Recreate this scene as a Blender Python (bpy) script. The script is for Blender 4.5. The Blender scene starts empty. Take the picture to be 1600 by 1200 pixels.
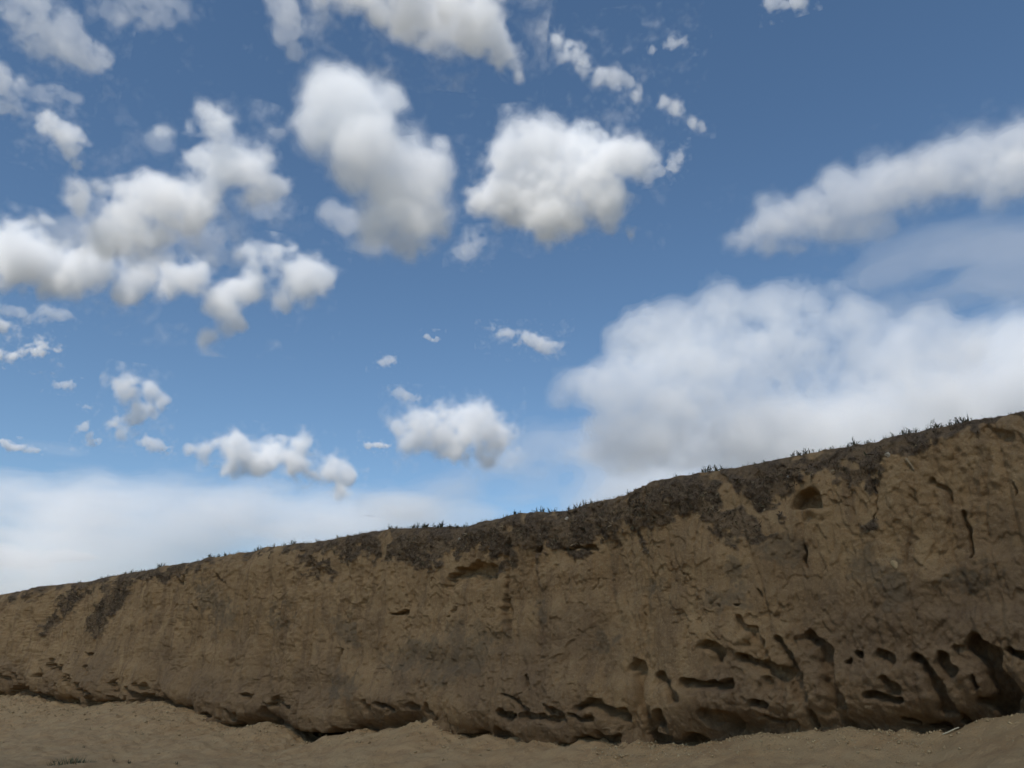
import bpy, math, random, time
import numpy as np
import openvdb as vdb
from mathutils import Vector

_T0 = time.time()
S = bpy.context.scene
COL = S.collection
rad = math.radians

# ------------------------------------------------------------------ camera
EYE = 1.6
PITCH = rad(20.4)
FPX = 1256.0                       # focal length in photo pixels (photo is 1600 px wide)
cam = bpy.data.cameras.new('camera')
cam.sensor_width = 36.0
cam.lens = 36.0 * FPX / 1600.0
cam.clip_start = 0.1
cam.clip_end = 80000.0
cam_o = bpy.data.objects.new('camera', cam)
cam_o.location = (0, 0, EYE)
cam_o.rotation_euler = (math.pi / 2 + PITCH, 0, 0)
COL.objects.link(cam_o)
S.camera = cam_o

# ------------------------------------------------------------------ sky, sun, exposure
SUN_EL, SUN_AZ = rad(49.0), rad(195.0)      # azimuth clockwise from the view direction (+Y)
W = bpy.data.worlds.new('World')
S.world = W
W.use_nodes = True
wn, wl = W.node_tree.nodes, W.node_tree.links
wn.clear()
w_out = wn.new('ShaderNodeOutputWorld')
w_bg = wn.new('ShaderNodeBackground')
w_sky = wn.new('ShaderNodeTexSky')
w_sky.sky_type = 'NISHITA'
w_sky.sun_disc = False
w_sky.sun_elevation = SUN_EL
w_sky.sun_rotation = SUN_AZ
w_sky.altitude = 900
w_sky.air_density = 1.05
w_sky.dust_density = 0.2
w_sky.ozone_density = 2.0
w_bg.inputs['Strength'].default_value = 0.118
w_hs = wn.new('ShaderNodeHueSaturation')
w_hs.inputs['Saturation'].default_value = 1.08
w_hs.inputs['Hue'].default_value = 0.496
wl.new(w_sky.outputs[0], w_hs.inputs['Color'])
wl.new(w_hs.outputs[0], w_bg.inputs[0])
wl.new(w_bg.outputs[0], w_out.inputs[0])

sun = bpy.data.lights.new('sun', 'SUN')
sun.energy = 4.3
sun.angle = rad(0.5)
sun.color = (1.0, 0.95, 0.875)
sun_o = bpy.data.objects.new('sun', sun)
_sd = Vector((math.sin(SUN_AZ) * math.cos(SUN_EL), math.cos(SUN_AZ) * math.cos(SUN_EL), math.sin(SUN_EL)))
sun_o.rotation_euler = (-_sd).to_track_quat('-Z', 'Y').to_euler()
sun_o.location = (0, 0, 60)
COL.objects.link(sun_o)

S.view_settings.view_transform = 'Standard'
S.view_settings.look = 'None'
S.view_settings.exposure = 0.0
S.view_settings.gamma = 1.0
S.view_settings.use_curve_mapping = False
CY = S.cycles
CY.use_denoising = True
try:
    CY.denoiser = 'OPENIMAGEDENOISE'
except Exception:
    pass
CY.max_bounces = 18
CY.diffuse_bounces = 3
CY.glossy_bounces = 1
CY.transmission_bounces = 0
CY.volume_bounces = 16
CY.transparent_max_bounces = 64
CY.caustics_reflective = False
CY.caustics_refractive = False
CY.adaptive_threshold = 0.02
CY.sample_clamp_indirect = 6.0

# ------------------------------------------------------------------ helpers
CP, SP = math.cos(PITCH), math.sin(PITCH)


def ray(x, y):
    """photo pixel -> direction in the world (not normalised)"""
    x = np.asarray(x, float) - 800.0
    u = 600.0 - np.asarray(y, float)
    return np.stack([x, FPX * CP - u * SP, u * CP + FPX * SP], -1)


def bspline_weights(t):
    return np.stack([(1 - t) ** 3 / 6, (3 * t ** 3 - 6 * t ** 2 + 4) / 6,
                     (-3 * t ** 3 + 3 * t ** 2 + 3 * t + 1) / 6, t ** 3 / 6], -1)


def noise_grid(rng, axes, periods, gain=2.2):
    """smooth random field, about -1..1, on a rectangular grid (cubic B-splines over a random lattice)"""
    taps = []
    for a, p in zip(axes, periods):
        q = np.asarray(a, float) / p + rng.random()
        q0 = np.floor(q).astype(np.int64)
        cells, inv = np.unique(np.stack([q0 - 1, q0, q0 + 1, q0 + 2], -1), return_inverse=True)
        taps.append((len(cells), inv.reshape(-1, 4), bspline_weights(q - q0).astype(np.float32)))
    out = (rng.random([t[0] for t in taps], dtype=np.float32) * 2 - 1) * np.float32(gain)
    for k in sorted(range(len(taps)), key=lambda i: len(axes[i]) / taps[i][0]):
        n, idx, w = taps[k]
        shp = [1] * out.ndim
        shp[k] = -1
        new = 0
        for j in range(4):
            new = new + np.take(out, idx[:, j], axis=k) * w[:, j].reshape(shp)
        out = new
    return out


def mesh_object(name, verts, quads, mat, parent=None, smooth=True):
    me = bpy.data.meshes.new(name)
    verts = np.ascontiguousarray(verts, np.float32)
    quads = np.ascontiguousarray(quads, np.int32)
    nq, k = quads.shape
    me.vertices.add(len(verts))
    me.vertices.foreach_set('co', verts.ravel())
    me.loops.add(nq * k)
    me.loops.foreach_set('vertex_index', quads.ravel())
    me.polygons.add(nq)
    me.polygons.foreach_set('loop_start', np.arange(0, nq * k, k, dtype=np.int32))
    me.polygons.foreach_set('loop_total', np.full(nq, k, np.int32))
    if smooth:
        me.polygons.foreach_set('use_smooth', np.ones(nq, bool))
    me.update(calc_edges=True)
    me.materials.append(mat)
    o = bpy.data.objects.new(name, me)
    COL.objects.link(o)
    if parent is not None:
        o.parent = parent
    return o


def tag(o, label=None, cat=None, group=None, kind=None):
    if label: o['label'] = label
    if cat: o['category'] = cat
    if group: o['group'] = group
    if kind: o['kind'] = kind
    return o


def empty(name, loc=(0, 0, 0)):
    o = bpy.data.objects.new(name, None)
    o.location = loc
    o.empty_display_size = 0.2
    COL.objects.link(o)
    return o

# ------------------------------------------------------------------ clouds
CLOUD_BASE = 1500.0
ADAPT = 0.75
HEAPS, SHREDS, BANKS = 'white cumulus clouds in the blue sky', 'small shreds of cloud in the blue sky', 'pale cloud banks low over the wall'


def vapour(name, dens):
    m = bpy.data.materials.new(name)
    m.use_nodes = True
    n, l = m.node_tree.nodes, m.node_tree.links
    n.clear()
    o = n.new('ShaderNodeOutputMaterial')
    v = n.new('ShaderNodeVolumeScatter')
    v.inputs['Color'].default_value = (0.998, 0.998, 0.998, 1)
    v.inputs['Density'].default_value = dens
    v.inputs['Anisotropy'].default_value = 0.0
    l.new(v.outputs[0], o.inputs['Volume'])
    m.cycles.homogeneous_volume = True
    return m


_vap = {}


def cloud(label, blobs, seed, amp=1.05, shells=((-0.12, 0.5), (0.08, 0.9), (0.28, 1.6), (0.55, 3.0)), tau=1.0, step=2.8, soft=1.0, stretch=(1, 1), group=None, name='cloud', turn=0.0, deep=1.0):
    """blobs: photo-pixel circles (x, y, r[, ry]) put at the height of the cloud layer; shells: (level, density)."""
    rng = np.random.default_rng(seed)
    if group == SHREDS:
        amp, soft, tau = amp * 1.15, soft * 1.6, tau * 0.6
    B = np.array([(b[0], b[1], b[2], b[3] if len(b) > 3 else b[2]) for b in blobs], float)
    cx, cy = (B[:, 0] - B[:, 2]).min() / 2 + (B[:, 0] + B[:, 2]).max() / 2, (B[:, 1] - B[:, 3]).min() / 2 + (B[:, 1] + B[:, 3]).max() / 2
    ct, st = math.cos(turn), math.sin(turn)

    def rot(x, y):                                  # turned clockwise about the camera
        d = ray(x, y)
        return np.array([d[0] * ct + d[1] * st, d[1] * ct - d[0] * st, d[2]])
    d0 = rot(cx, cy)
    dn = d0 / np.linalg.norm(d0)
    dist = CLOUD_BASE / max(dn[2], 0.12)
    right = np.array([dn[1], -dn[0], 0.0]); right /= np.linalg.norm(right)
    up = np.cross(right, dn)
    # every blob centre in the local frame (right, up, away), metres
    P = []
    for x, y, r, ry in B:
        d = rot(x, y); k = d / np.linalg.norm(d)
        k = k * dist / max(k @ dn, 0.3)
        s = dist / np.linalg.norm(d)
        P.append((k @ right, k @ up, rng.uniform(-.5, .5) * min(r, ry) * s, r * s, ry * s))
    P = np.array(P)
    sc = dist / np.linalg.norm(d0)                 # metres per photo pixel here
    h = min(step, max(1.3, float(np.median(np.minimum(B[:, 2], B[:, 3]))) / 7.0)) * sc if step < 3.5 else step * sc
    pad = 1.7 if group == SHREDS else 1.45
    rz = np.minimum(P[:, 3], P[:, 4]) * deep
    lo = np.array([(P[:, 0] - P[:, 3] * pad).min(), (P[:, 1] - P[:, 4] * pad).min(), (P[:, 2] - rz * pad).min()]) - 4 * h
    hi = np.array([(P[:, 0] + P[:, 3] * pad).max(), (P[:, 1] + P[:, 4] * pad).max(), (P[:, 2] + rz * pad).max()]) + 4 * h
    ax = [np.arange(a, b, h) for a, b in zip(lo, hi)]
    X, Y, Z = [a.reshape([-1 if i == k else 1 for i in range(3)]) for k, a in enumerate(ax)]
    R = float(np.median(np.minimum(P[:, 3], P[:, 4])))
    # smooth union of ellipsoids
    warp = []
    for k in range(3):
        w = 0
        for p, g in ((R * 1.6, 0.22), (R * 0.7, 0.14), (R * .3, 0.09), (R * .14, 0.045)):
            w = w + g * R * soft * noise_grid(rng, ax, (p * stretch[0], p * stretch[1], p))
        warp.append(w)
    X, Y, Z = X + warp[0], Y + warp[1], Z + warp[2]
    acc = 0.0
    for (bx, by, bz, r, ry), r2 in zip(P, rz):
        q = ((X - bx) / r) ** 2 + ((Y - by) / ry) ** 2 + ((Z - bz) / r2) ** 2
        acc += np.exp(np.minimum(4.0 * (1.0 - q), 6.0))
    f = 0.25 * np.log(acc + 1e-3)                  # 0 at a lone blob's rim, about 1 in its middle
    # puffs: rounded swellings with creases between, down to the voxel size
    px, py = stretch
    per, a = R * 1.3, amp * 0.46
    nz = 0
    while per > h * 1.7:
        w = (per * px, per * py, per)
        nz = nz + a * (1.9 * np.abs(noise_grid(rng, ax, w)) - 0.62) + a * 0.9 * noise_grid(rng, ax, w)
        per *= 0.52
        a *= 0.88
    root = empty(name, tuple(dn * dist + np.array([0, 0, EYE])))
    tag(root, label, 'cloud', group)
    Mt = np.stack([right, up, dn], 1)
    for k, (lev, dens) in enumerate(shells):
        g = vdb.FloatGrid(0.0)
        # the thin outer vapour is the most torn
        arr = np.ascontiguousarray(f + nz * (1.5 - 0.7 * k / (len(shells) - 1)) - lev, np.float32)
        arr[[0, -1]] = -1; arr[:, [0, -1]] = -1; arr[:, :, [0, -1]] = -1
        g.background = -1.0
        g.copyFromArray(arr)
        pts, tris, quads = g.convertToPolygons(isovalue=0.0, adaptivity=ADAPT)
        if len(tris) + len(quads) < 10:
            continue
        faces = np.concatenate([tris.reshape(-1, 3), quads.reshape(-1, 4)[:, [0, 1, 2]], quads.reshape(-1, 4)[:, [0, 2, 3]]])
        v = (lo + pts * h) @ Mt.T
        sig = dens * tau / (R * 1.0)
        key = round(math.log(sig) * 6)
        if key not in _vap:
            _vap[key] = vapour('cloud_vapour', math.exp(key / 6.0))
        mesh_object('wisp' if k == 0 else 'core' if k == len(shells) - 1 else 'billow', v, faces, _vap[key], root)
    return root


THICK = ((-0.52, 0.06), (-0.24, 0.16), (0.02, 0.38), (0.32, 0.75), (0.65, 1.1))
THIN = ((-0.3, 0.07), (0.05, 0.15), (0.4, 0.35))
SOFT = ((-0.38, 0.16), (-0.05, 0.28), (0.3, 0.42), (0.7, 0.6))

# unseen cloud added behind the camera to cover the sun and soften the light
cloud('broad unseen cloud added behind the camera to shade the wall from the sun',
      [(800,296,200),(560,320,170),(1040,280,180),(400,360,130),(1230,300,130),(800,-60,300),(420,-60,260),(1180,-60,260),(800,-480,360),(300,-480,320),(1300,-480,320),(800,-950,400)], 90, shells=THICK, tau=0.33, step=32, group=BANKS, turn=SUN_AZ)
#SPLIT
cloud('big white cloud leaning down to the right, left of the rounded central cloud',
      [(520,150,52),(495,195,45),(560,175,55),(615,155,26),(560,225,55),(605,255,58),(640,300,55),(655,345,50),(636,386,28),(590,345,42),(685,350,28),(672,270,34),(465,185,22),(430,205,18),(690,230,16),(545,270,34),(620,320,45)],
      101, shells=THICK, amp=0.6, soft=0.8, tau=0.62, group=HEAPS)
cloud('rounded white cloud alone just right of the centre of the sky',
      [(795,245,36),(850,235,42),(900,230,38),(950,250,42),(985,250,30),(800,300,52),(860,300,58),(930,300,48),(760,312,28),(850,340,30),(900,345,24),(950,350,17),(985,358,11),(925,215,22)],
      2, shells=THICK, amp=0.85, tau=0.85, group=HEAPS)
cloud('lumpy white cloud with a round knob on top, over the left of the frame',
      [(330,195,34),(300,205,18),(300,250,26),(350,262,40),(395,278,42),(432,292,28),(178,292,28),(235,300,30),(200,330,46),(270,318,38),(125,312,26),(320,310,36),(175,370,36),(235,375,36),(300,340,30),(255,205,17)],
      3, shells=THICK, tau=0.6, amp=0.85, group=HEAPS)
cloud('bright cloud cut by the left edge of the photograph',
      [(-60,390,50),(15,378,32),(55,408,42),(110,420,36),(25,410,38),(150,415,26),(-20,420,40),(75,350,10),(195,400,18)],
      4, shells=THICK, tau=0.9, group=HEAPS)
cloud('ragged white cloud trailing to the right below the lumpy cloud',
      [(205,448,32),(255,440,36),(305,430,32),(345,470,34),(385,450,28),(362,500,22),(325,523,15),(400,420,24),(430,403,26),(457,392,13),(480,432,36),(388,390,20),(440,472,20),(510,436,16)],
      55, shells=THICK, tau=0.6, group=HEAPS)
cloud('long white cloud crossing the top edge of the photograph',
      [(500,-30,40),(550,-10,40),(590,0,38),(640,18,42),(690,35,42),(735,55,38),(762,30,36),(790,88,27),(812,120,18),(720,5,45),(640,-40,50),(775,60,30)],
      6, shells=THICK, tau=0.8, group=HEAPS)
cloud('thin wisp hanging under the long cloud at the top edge',
      [(448,20,22),(450,50,24),(460,75,16),(430,-5,20),(470,25,18)], 7, shells=THIN, group=SHREDS)
cloud('broken string of small clouds descending to the right near the top',
      [(872,60,16),(890,80,22),(912,102,17),(938,120,16),(965,128,18),(985,132,16),(997,150,14),(1035,160,13),(1058,170,16),(1080,188,10),(1098,196,7)],
      8, shells=THICK, tau=0.45, group=SHREDS)
cloud('hazy torn cloud filling the top left corner',
      [(20,20,26),(45,45,28),(90,68,28),(140,82,26),(60,75,22),(165,95,14),(40,-10,30),(110,40,20)], 9, shells=THIN, tau=1.4, group=SHREDS)
cloud('faint flat cloud at the top edge beside the torn corner cloud',
      [(180,15,26),(230,20,36,22),(275,10,30,20),(215,-10,40,22),(225,45,14)], 10, shells=THIN, tau=0.8, group=SHREDS)
cloud('faint streaky cloud at the left edge under the torn corner cloud',
      [(-10,120,30),(20,130,24),(15,165,30,18),(60,150,30,15),(100,150,22,11),(-20,160,30,20)], 11, shells=THIN, tau=1.0, group=SHREDS)
cloud('small wedge shaped cloud under the streaky one at the left',
      [(62,190,16),(85,198,20),(100,215,22),(125,212,15),(110,240,15),(118,260,9),(80,180,10)], 12, shells=THICK, tau=0.5, group=SHREDS)
cloud('grey white cloud rising to the right edge of the photograph',
      [(1680,195,75,60),(1600,212,68,52),(1545,236,62,46),(1490,258,62,44),(1430,270,58,42),(1370,280,54,40),(1310,290,44,34),(1570,275,76,48),(1480,292,76,40),(1400,302,66,36),(1330,310,52,34),(1215,340,44,38),(1165,368,36,28),(1260,340,54,44),(1315,346,54,36),(1376,354,32,18),(1205,386,32,26),(1280,318,52,40),(1242,396,24,16)],
      13, shells=THICK, tau=0.36, amp=0.62, soft=1.2, step=3.2, group=HEAPS, deep=0.7)
cloud('large grey cloud with a bright top edge resting over the right of the wall',
      [(1010,530,60,50),(1050,500,50,36),(1120,490,60,42),(1200,470,64,42),(1260,478,60,40),(1330,495,70,44),(1410,512,70,44),(1480,545,70,44),(1080,560,110,64),(1220,550,130,76),(1360,570,120,66),(970,600,80,50),(905,600,46,28),(880,625,34,22),(1050,640,130,66),(1220,650,150,70),(1390,640,140,66),(1000,690,120,60),(1180,700,150,70),(1350,690,150,60)],
      14, shells=((-0.3, 0.12), (0.0, 0.3), (0.35, 0.45), (0.8, 0.35)), tau=1.0, amp=0.5, soft=0.9, step=4.6, group=BANKS, deep=0.6)
cloud('dim grey cloud against the right edge above the wall',
      [(1540,570,70,60),(1620,530,70,60),(1600,590,90,80),(1500,630,80,60),(1650,640,100,90)], 15, shells=SOFT, tau=1.0, amp=0.5, step=6, group=BANKS, deep=0.6)
cloud('soft domed white cloud just above the middle of the wall top',
      [(700,668,36),(655,668,30),(745,662,34),(775,685,26),(715,700,34,26),(650,690,26,18),(620,672,14),(760,710,30,20),(710,665,40,34)],
      46, shells=THICK, tau=0.7, group=HEAPS)
cloud('white cloud with a peaked top standing on the pale bank at the left',
      [(430,700,24),(440,690,14),(370,705,28),(325,700,20),(300,700,12),(465,715,30),(400,720,34,22),(520,735,22),(543,748,18),(530,768,20,14),(490,740,28,18),(350,725,30,16)],
      17, shells=THICK, tau=0.7, group=HEAPS)
cloud('pair of small white clouds one above the other at the left',
      [(200,605,20),(182,600,10),(228,620,18),(252,629,13),(198,660,20),(216,648,16),(180,666,13),(235,642,14)], 18, shells=THICK, tau=0.7, group=SHREDS)
cloud('curled little white cloud at the left edge under the bright cut cloud',
      [(62,543,14),(45,550,12,8),(20,555,16,8),(-5,555,20,9),(85,547,9,4)], 19, shells=THICK, tau=0.7, group=SHREDS)
cloud('tiny rounded cloud touching the left edge above the curled one', [(2,510,12),(-8,505,12),(8,516,7)], 20, shells=THICK, tau=0.7, group=SHREDS)
cloud('faint flat streak of cloud under the ragged cloud at the left', [(30,490,30,9),(80,492,26,10),(105,490,12,7)], 21, shells=THIN, group=SHREDS)
cloud('tiny cloud alone in the middle of the blue sky', [(668,527,9,6),(680,530,8,5)], 22, shells=THIN, tau=1.6, group=SHREDS)
cloud('small faint cloud above the domed white cloud', [(600,567,14,8),(615,563,12,8)], 23, shells=THIN, tau=1.3, group=SHREDS)
cloud('faint smear of cloud between the domed cloud and the blue middle', [(620,612,12,7),(640,620,18,8)], 24, shells=THIN, tau=1.0, group=SHREDS)
cloud('long thin slanting cloud left of the large grey cloud', [(790,520,22,9),(825,530,26,12),(855,542,22,11),(770,512,14,6)], 25, shells=THIN, tau=1.5, group=SHREDS)
cloud('faint shred under the foot of the big leaning cloud', [(735,385,22,18),(750,375,12),(725,395,14)], 26, shells=THIN, tau=0.8, group=SHREDS)
cloud('thin hook of cloud right of the rounded central cloud', [(1030,265,20,10),(1050,258,14),(1062,245,9,14),(1015,272,10)], 27, shells=THIN, tau=1.0, group=SHREDS)
cloud('small cloud cut by the top edge at the right', [(1220,5,20,11),(1245,0,18,12),(1205,12,10,7)], 28, shells=THIN, tau=1.6, group=SHREDS)
cloud('faint small cloud right of the descending string near the top', [(1055,68,18,11),(1070,62,10),(1020,77,8)], 29, shells=THIN, tau=1.0, group=SHREDS)
cloud('tiny faint cloud at the left above the pair', [(98,602,14,7),(108,600,8,6)], 30, shells=THIN, tau=1.5, group=SHREDS)
cloud('chain of tiny shreds left of the pair of small clouds', [(138,637,7,4),(132,665,8,9),(150,690,13,9),(140,680,8)], 31, shells=THIN, tau=1.2, group=SHREDS)
cloud('small cloud between the pair and the peaked white cloud', [(238,696,14,9),(255,702,10,7),(225,692,8)], 32, shells=THIN, tau=1.6, group=SHREDS)
cloud('flat sliver of white cloud low at the left edge', [(25,700,24,6),(50,704,14,5),(5,690,14,5)], 33, shells=THIN, tau=2.0, group=SHREDS)
cloud('low white sliver left of the domed cloud', [(590,696,14,5),(575,697,8,4),(604,698,8,4)], 34, shells=THIN, tau=2.0, group=SHREDS)
cloud('broad pale cloud bank lying along the wall top at the left',
      [(-260,840,150,110),(-150,810,130,90),(-40,800,120,80),(60,795,110,76),(160,805,110,72),(260,812,110,68),(350,815,110,64),(440,820,100,62),(520,822,95,58),(600,822,90,50),(680,815,80,38),(750,808,60,26),(-60,900,160,70),(80,900,160,70),(230,890,160,70),(380,870,150,60),(520,860,120,50)],
      35, shells=SOFT, tau=0.75, amp=0.85, step=6, stretch=(2.6, 0.8), group=BANKS, deep=0.7)
cloud('whiter band of cloud at the left edge just above the far end of the wall',
      [(-60,865,60,16),(0,868,60,15),(60,872,50,13),(110,868,34,10),(-120,870,60,20)], 38, shells=SOFT, tau=1.3, amp=0.8, step=3.4, stretch=(2, 1), group=BANKS)
cloud('smooth grey cloud bank between the large grey cloud and the wall top at the right',
      [(860,700,70,45),(960,705,90,55),(1060,700,100,60),(1170,690,110,70),(1290,680,110,70),(1400,670,110,70),(1510,660,110,70),(1620,650,120,80),(1000,770,120,60),(1180,760,120,60),(800,740,80,40),(720,775,90,34),(640,790,90,36)],
      36, shells=SOFT, tau=0.9, amp=0.6, step=7, stretch=(2.2, .9), group=BANKS, deep=0.6)
cloud('thin grey veil between the rising cloud and the large grey cloud at the right',
      [(1400,420,90,40),(1500,400,110,50),(1600,420,120,60),(1480,460,100,36)], 37, shells=SOFT[:2], tau=0.3, amp=1.2, step=6, stretch=(2.4, 1), group=BANKS)
cloud('thin pale wisps linking the lumpy white clouds at the left',
      [(150,375,60,40),(230,400,60,34),(310,370,50,34),(420,330,50,30),(90,360,40,24),(250,215,28,20),(350,400,50,26)], 39, shells=THIN, tau=0.55, amp=1.1, soft=1.6, step=4, group=HEAPS)
cloud('faint soft skirt under the left side of the big leaning cloud', [(545,350,34,26),(575,385,34,18),(520,330,22,18)], 40, shells=THIN, tau=0.7, amp=1.0, step=4, group=HEAPS)
# ------------------------------------------------------------------ earth wall: a plane 14 m off, running away to the left
WD = 14.0
VP = ray(-864, 1068)
DIR = np.array([VP[0], VP[1]]); DIR = DIR / np.linalg.norm(DIR)          # along the wall, away to the left
NRM = np.array([-DIR[1], DIR[0]])                                        # out of the face, towards the camera
if NRM @ np.array([0, -1]) < 0:
    NRM = -NRM


def on_wall(x, y):
    """photo pixel -> (u along the wall, z) on the wall plane"""
    d = ray(x, y)
    t = -WD / (d[..., 0] * NRM[0] + d[..., 1] * NRM[1])
    return t * (d[..., 0] * DIR[0] + d[..., 1] * DIR[1]), EYE + t * d[..., 2]


def wall_point(u, s, z):
    """u along, s out of the face, z up -> world"""
    p = -WD * NRM[:, None] + DIR[:, None] * np.ravel(u) + NRM[:, None] * np.ravel(s)
    return np.stack([p[0], p[1], np.ravel(z) + 0 * p[0]], -1)


def project(P):
    q = P - np.array([0, 0, EYE])
    f = q[..., 1] * CP + q[..., 2] * SP
    v = -q[..., 1] * SP + q[..., 2] * CP
    f = np.where(f < 0.2, 0.2, f)
    return 800 + FPX * q[..., 0] / f, 600 - FPX * v / f


def sstep(a, b, x):
    t = np.clip((x - a) / (b - a), 0, 1)
    return t * t * (3 - 2 * t)


CREST = [(-120,950),(-40,935),(0,926),(60,914),(130,903),(200,889),(270,878),(330,866),(400,853),(470,845),(540,832),(600,823),(650,820),(700,818),(740,810),(800,802),(860,791),(900,780),(960,769),(1020,752),(1100,734),(1180,717),(1240,705),(1300,697),(1360,684),(1420,671),(1480,657),(1540,647),(1600,636),(1760,600)]
FOOT = [(-120,1085),(-40,1087),(0,1089),(30,1088),(60,1092),(80,1099),(130,1103),(165,1101),(200,1098),(250,1100),(290,1112),(320,1119),(350,1136),(375,1139),(400,1136),(420,1132),(440,1143),(468,1160),(500,1168),(527,1160),(545,1147),(580,1145),(620,1138),(645,1130),(672,1126),(690,1134),(705,1147),(725,1151),(760,1152),(800,1156),(840,1160),(880,1166),(920,1160),(960,1161),(1000,1162),(1040,1168),(1090,1165),(1130,1152),(1190,1143),(1260,1146),(1320,1142),(1400,1142),(1460,1145),(1500,1141),(1540,1128),(1600,1110),(1760,1095)]
cu, cz = on_wall(*np.array(CREST, float).T)
fu, fz = on_wall(*np.array(FOOT, float).T)


def crest_z(u):
    return np.interp(-np.asarray(u), -cu, cz)


def foot_z(u):
    return np.interp(-np.asarray(u), -fu, fz)


_mid = np.arange(-80, 1700, 1.5)
u_mid = on_wall(_mid, np.full_like(_mid, 950.0))[0]
u_far = u_mid[0] + np.cumsum(0.12 * 1.07 ** np.arange(75))
u_near = u_mid[-1] - np.cumsum(0.012 * 1.045 ** np.arange(105))
U = np.concatenate([u_far[::-1], u_mid, u_near])                 # from far left to near right
NU = len(U)
NV = 370
T = np.linspace(0, 1, NV)
rw = np.random.default_rng(77)
ZB = 0.45
zt = crest_z(U) + 0.022 * noise_grid(rw, [U], [1.1]) + 0.009 * noise_grid(rw, [U], [0.25]) + 0.007 * noise_grid(rw, [U], [0.08])
Zg = ZB + T[:, None] * (zt[None, :] - ZB)
Ug = np.broadcast_to(U, Zg.shape)
PX, PY = project(wall_point(Ug, np.zeros(Zg.size), Zg).reshape(NV, NU, 3))
VIS = (U < u_mid[0] + 0.5) & (U > u_mid[-1] - 0.2)
Taxis = T * 4.6
wax = [Taxis, U]


def wn2(pz, pu):
    return noise_grid(rw, wax, (pz, pu))


# the broad shape: leaning back a little, worn in at the foot, rounded at the crest
above = Zg - foot_z(U)[None, :]
D = -0.05 * (Zg - 2.4) + 0.16 * wn2(2.2, 3.4) + 0.10 * wn2(3.5, 0.9) + 0.05 * wn2(1.2, 0.45)
D -= 0.42 * np.exp(-(np.maximum(above, 0) / 0.22) ** 2) * (0.75 + 0.8 * wn2(9, 0.9)) * sstep(-1, 1.2, 0.6 + wn2(9, 1.7))
D += 0.16 * np.exp(-((above - 0.75) / 0.5) ** 2)
D -= 0.25 * np.exp(-(np.maximum(zt[None, :] - Zg, 0) / 0.16))
# runnels washed down the face, seams between lifts of earth
D -= 0.07 * np.maximum(0, 1 - 2.2 * np.abs(wn2(3.0, 0.8))) ** 3
D -= 0.045 * np.maximum(0, 1 - 2.6 * np.abs(wn2(2.0, 0.38) + 0.3 * wn2(.5, .2))) ** 3
D += 0.035 * wn2(0.22, 1.6) + 0.03 * wn2(0.45, 0.5)
# spalled plates: flat levels with broken edges
for pz, pu, n, amp in ((1.7, 1.1, 2.4, 0.034), (0.9, 0.8, 1.6, 0.009)):
    q = n * (wn2(pz, pu) + 0.30 * wn2(pz * .3, pu * .3) + 0.22 * wn2(pz * .1, pu * .1) + 0.12 * wn2(pz * .045, pu * .045)) + 10
    fl = np.floor(q)
    D += amp * (fl - 10 + sstep(0.80, 1.0, q - fl))
# lumps and crumbs
rough = 0.25 + 1.0 * sstep(-.5, .8, wn2(1.3, 1.5) + .3 * wn2(.4, .4))
D += rough * (0.022 * wn2(0.26, 0.3) + 0.018 * wn2(0.12, 0.13) + 0.014 * wn2(0.06, 0.06) + 0.009 * wn2(0.032, 0.032))
# hairline cracks, mostly upright, and flakes broken off between them
for pz, pu, wd, amp in ((1.4, 0.55, 0.035, 0.018), (0.5, 0.8, 0.03, 0.014), (0.30, 0.22, 0.05, 0.016), (0.7, 0.18, 0.05, 0.018)):
    q = wn2(pz, pu) + 0.25 * wn2(pz * .22, pu * .22) + 0.12 * wn2(pz * .09, pu * .09)
    D -= amp * np.exp(-(q / wd) ** 2) * sstep(0.05, 0.6, wn2(0.9, 1.1))
D -= 0.035 * sstep(0.45, 0.52, wn2(0.30, 0.35) + 0.35 * wn2(0.1, 0.1) + .2 * wn2(.045, .045)) * sstep(0, .5, wn2(1.3, 1.5))
pit = wn2(0.10, 0.12)
D -= 0.03 * np.maximum(0, pit - 0.75)


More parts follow.
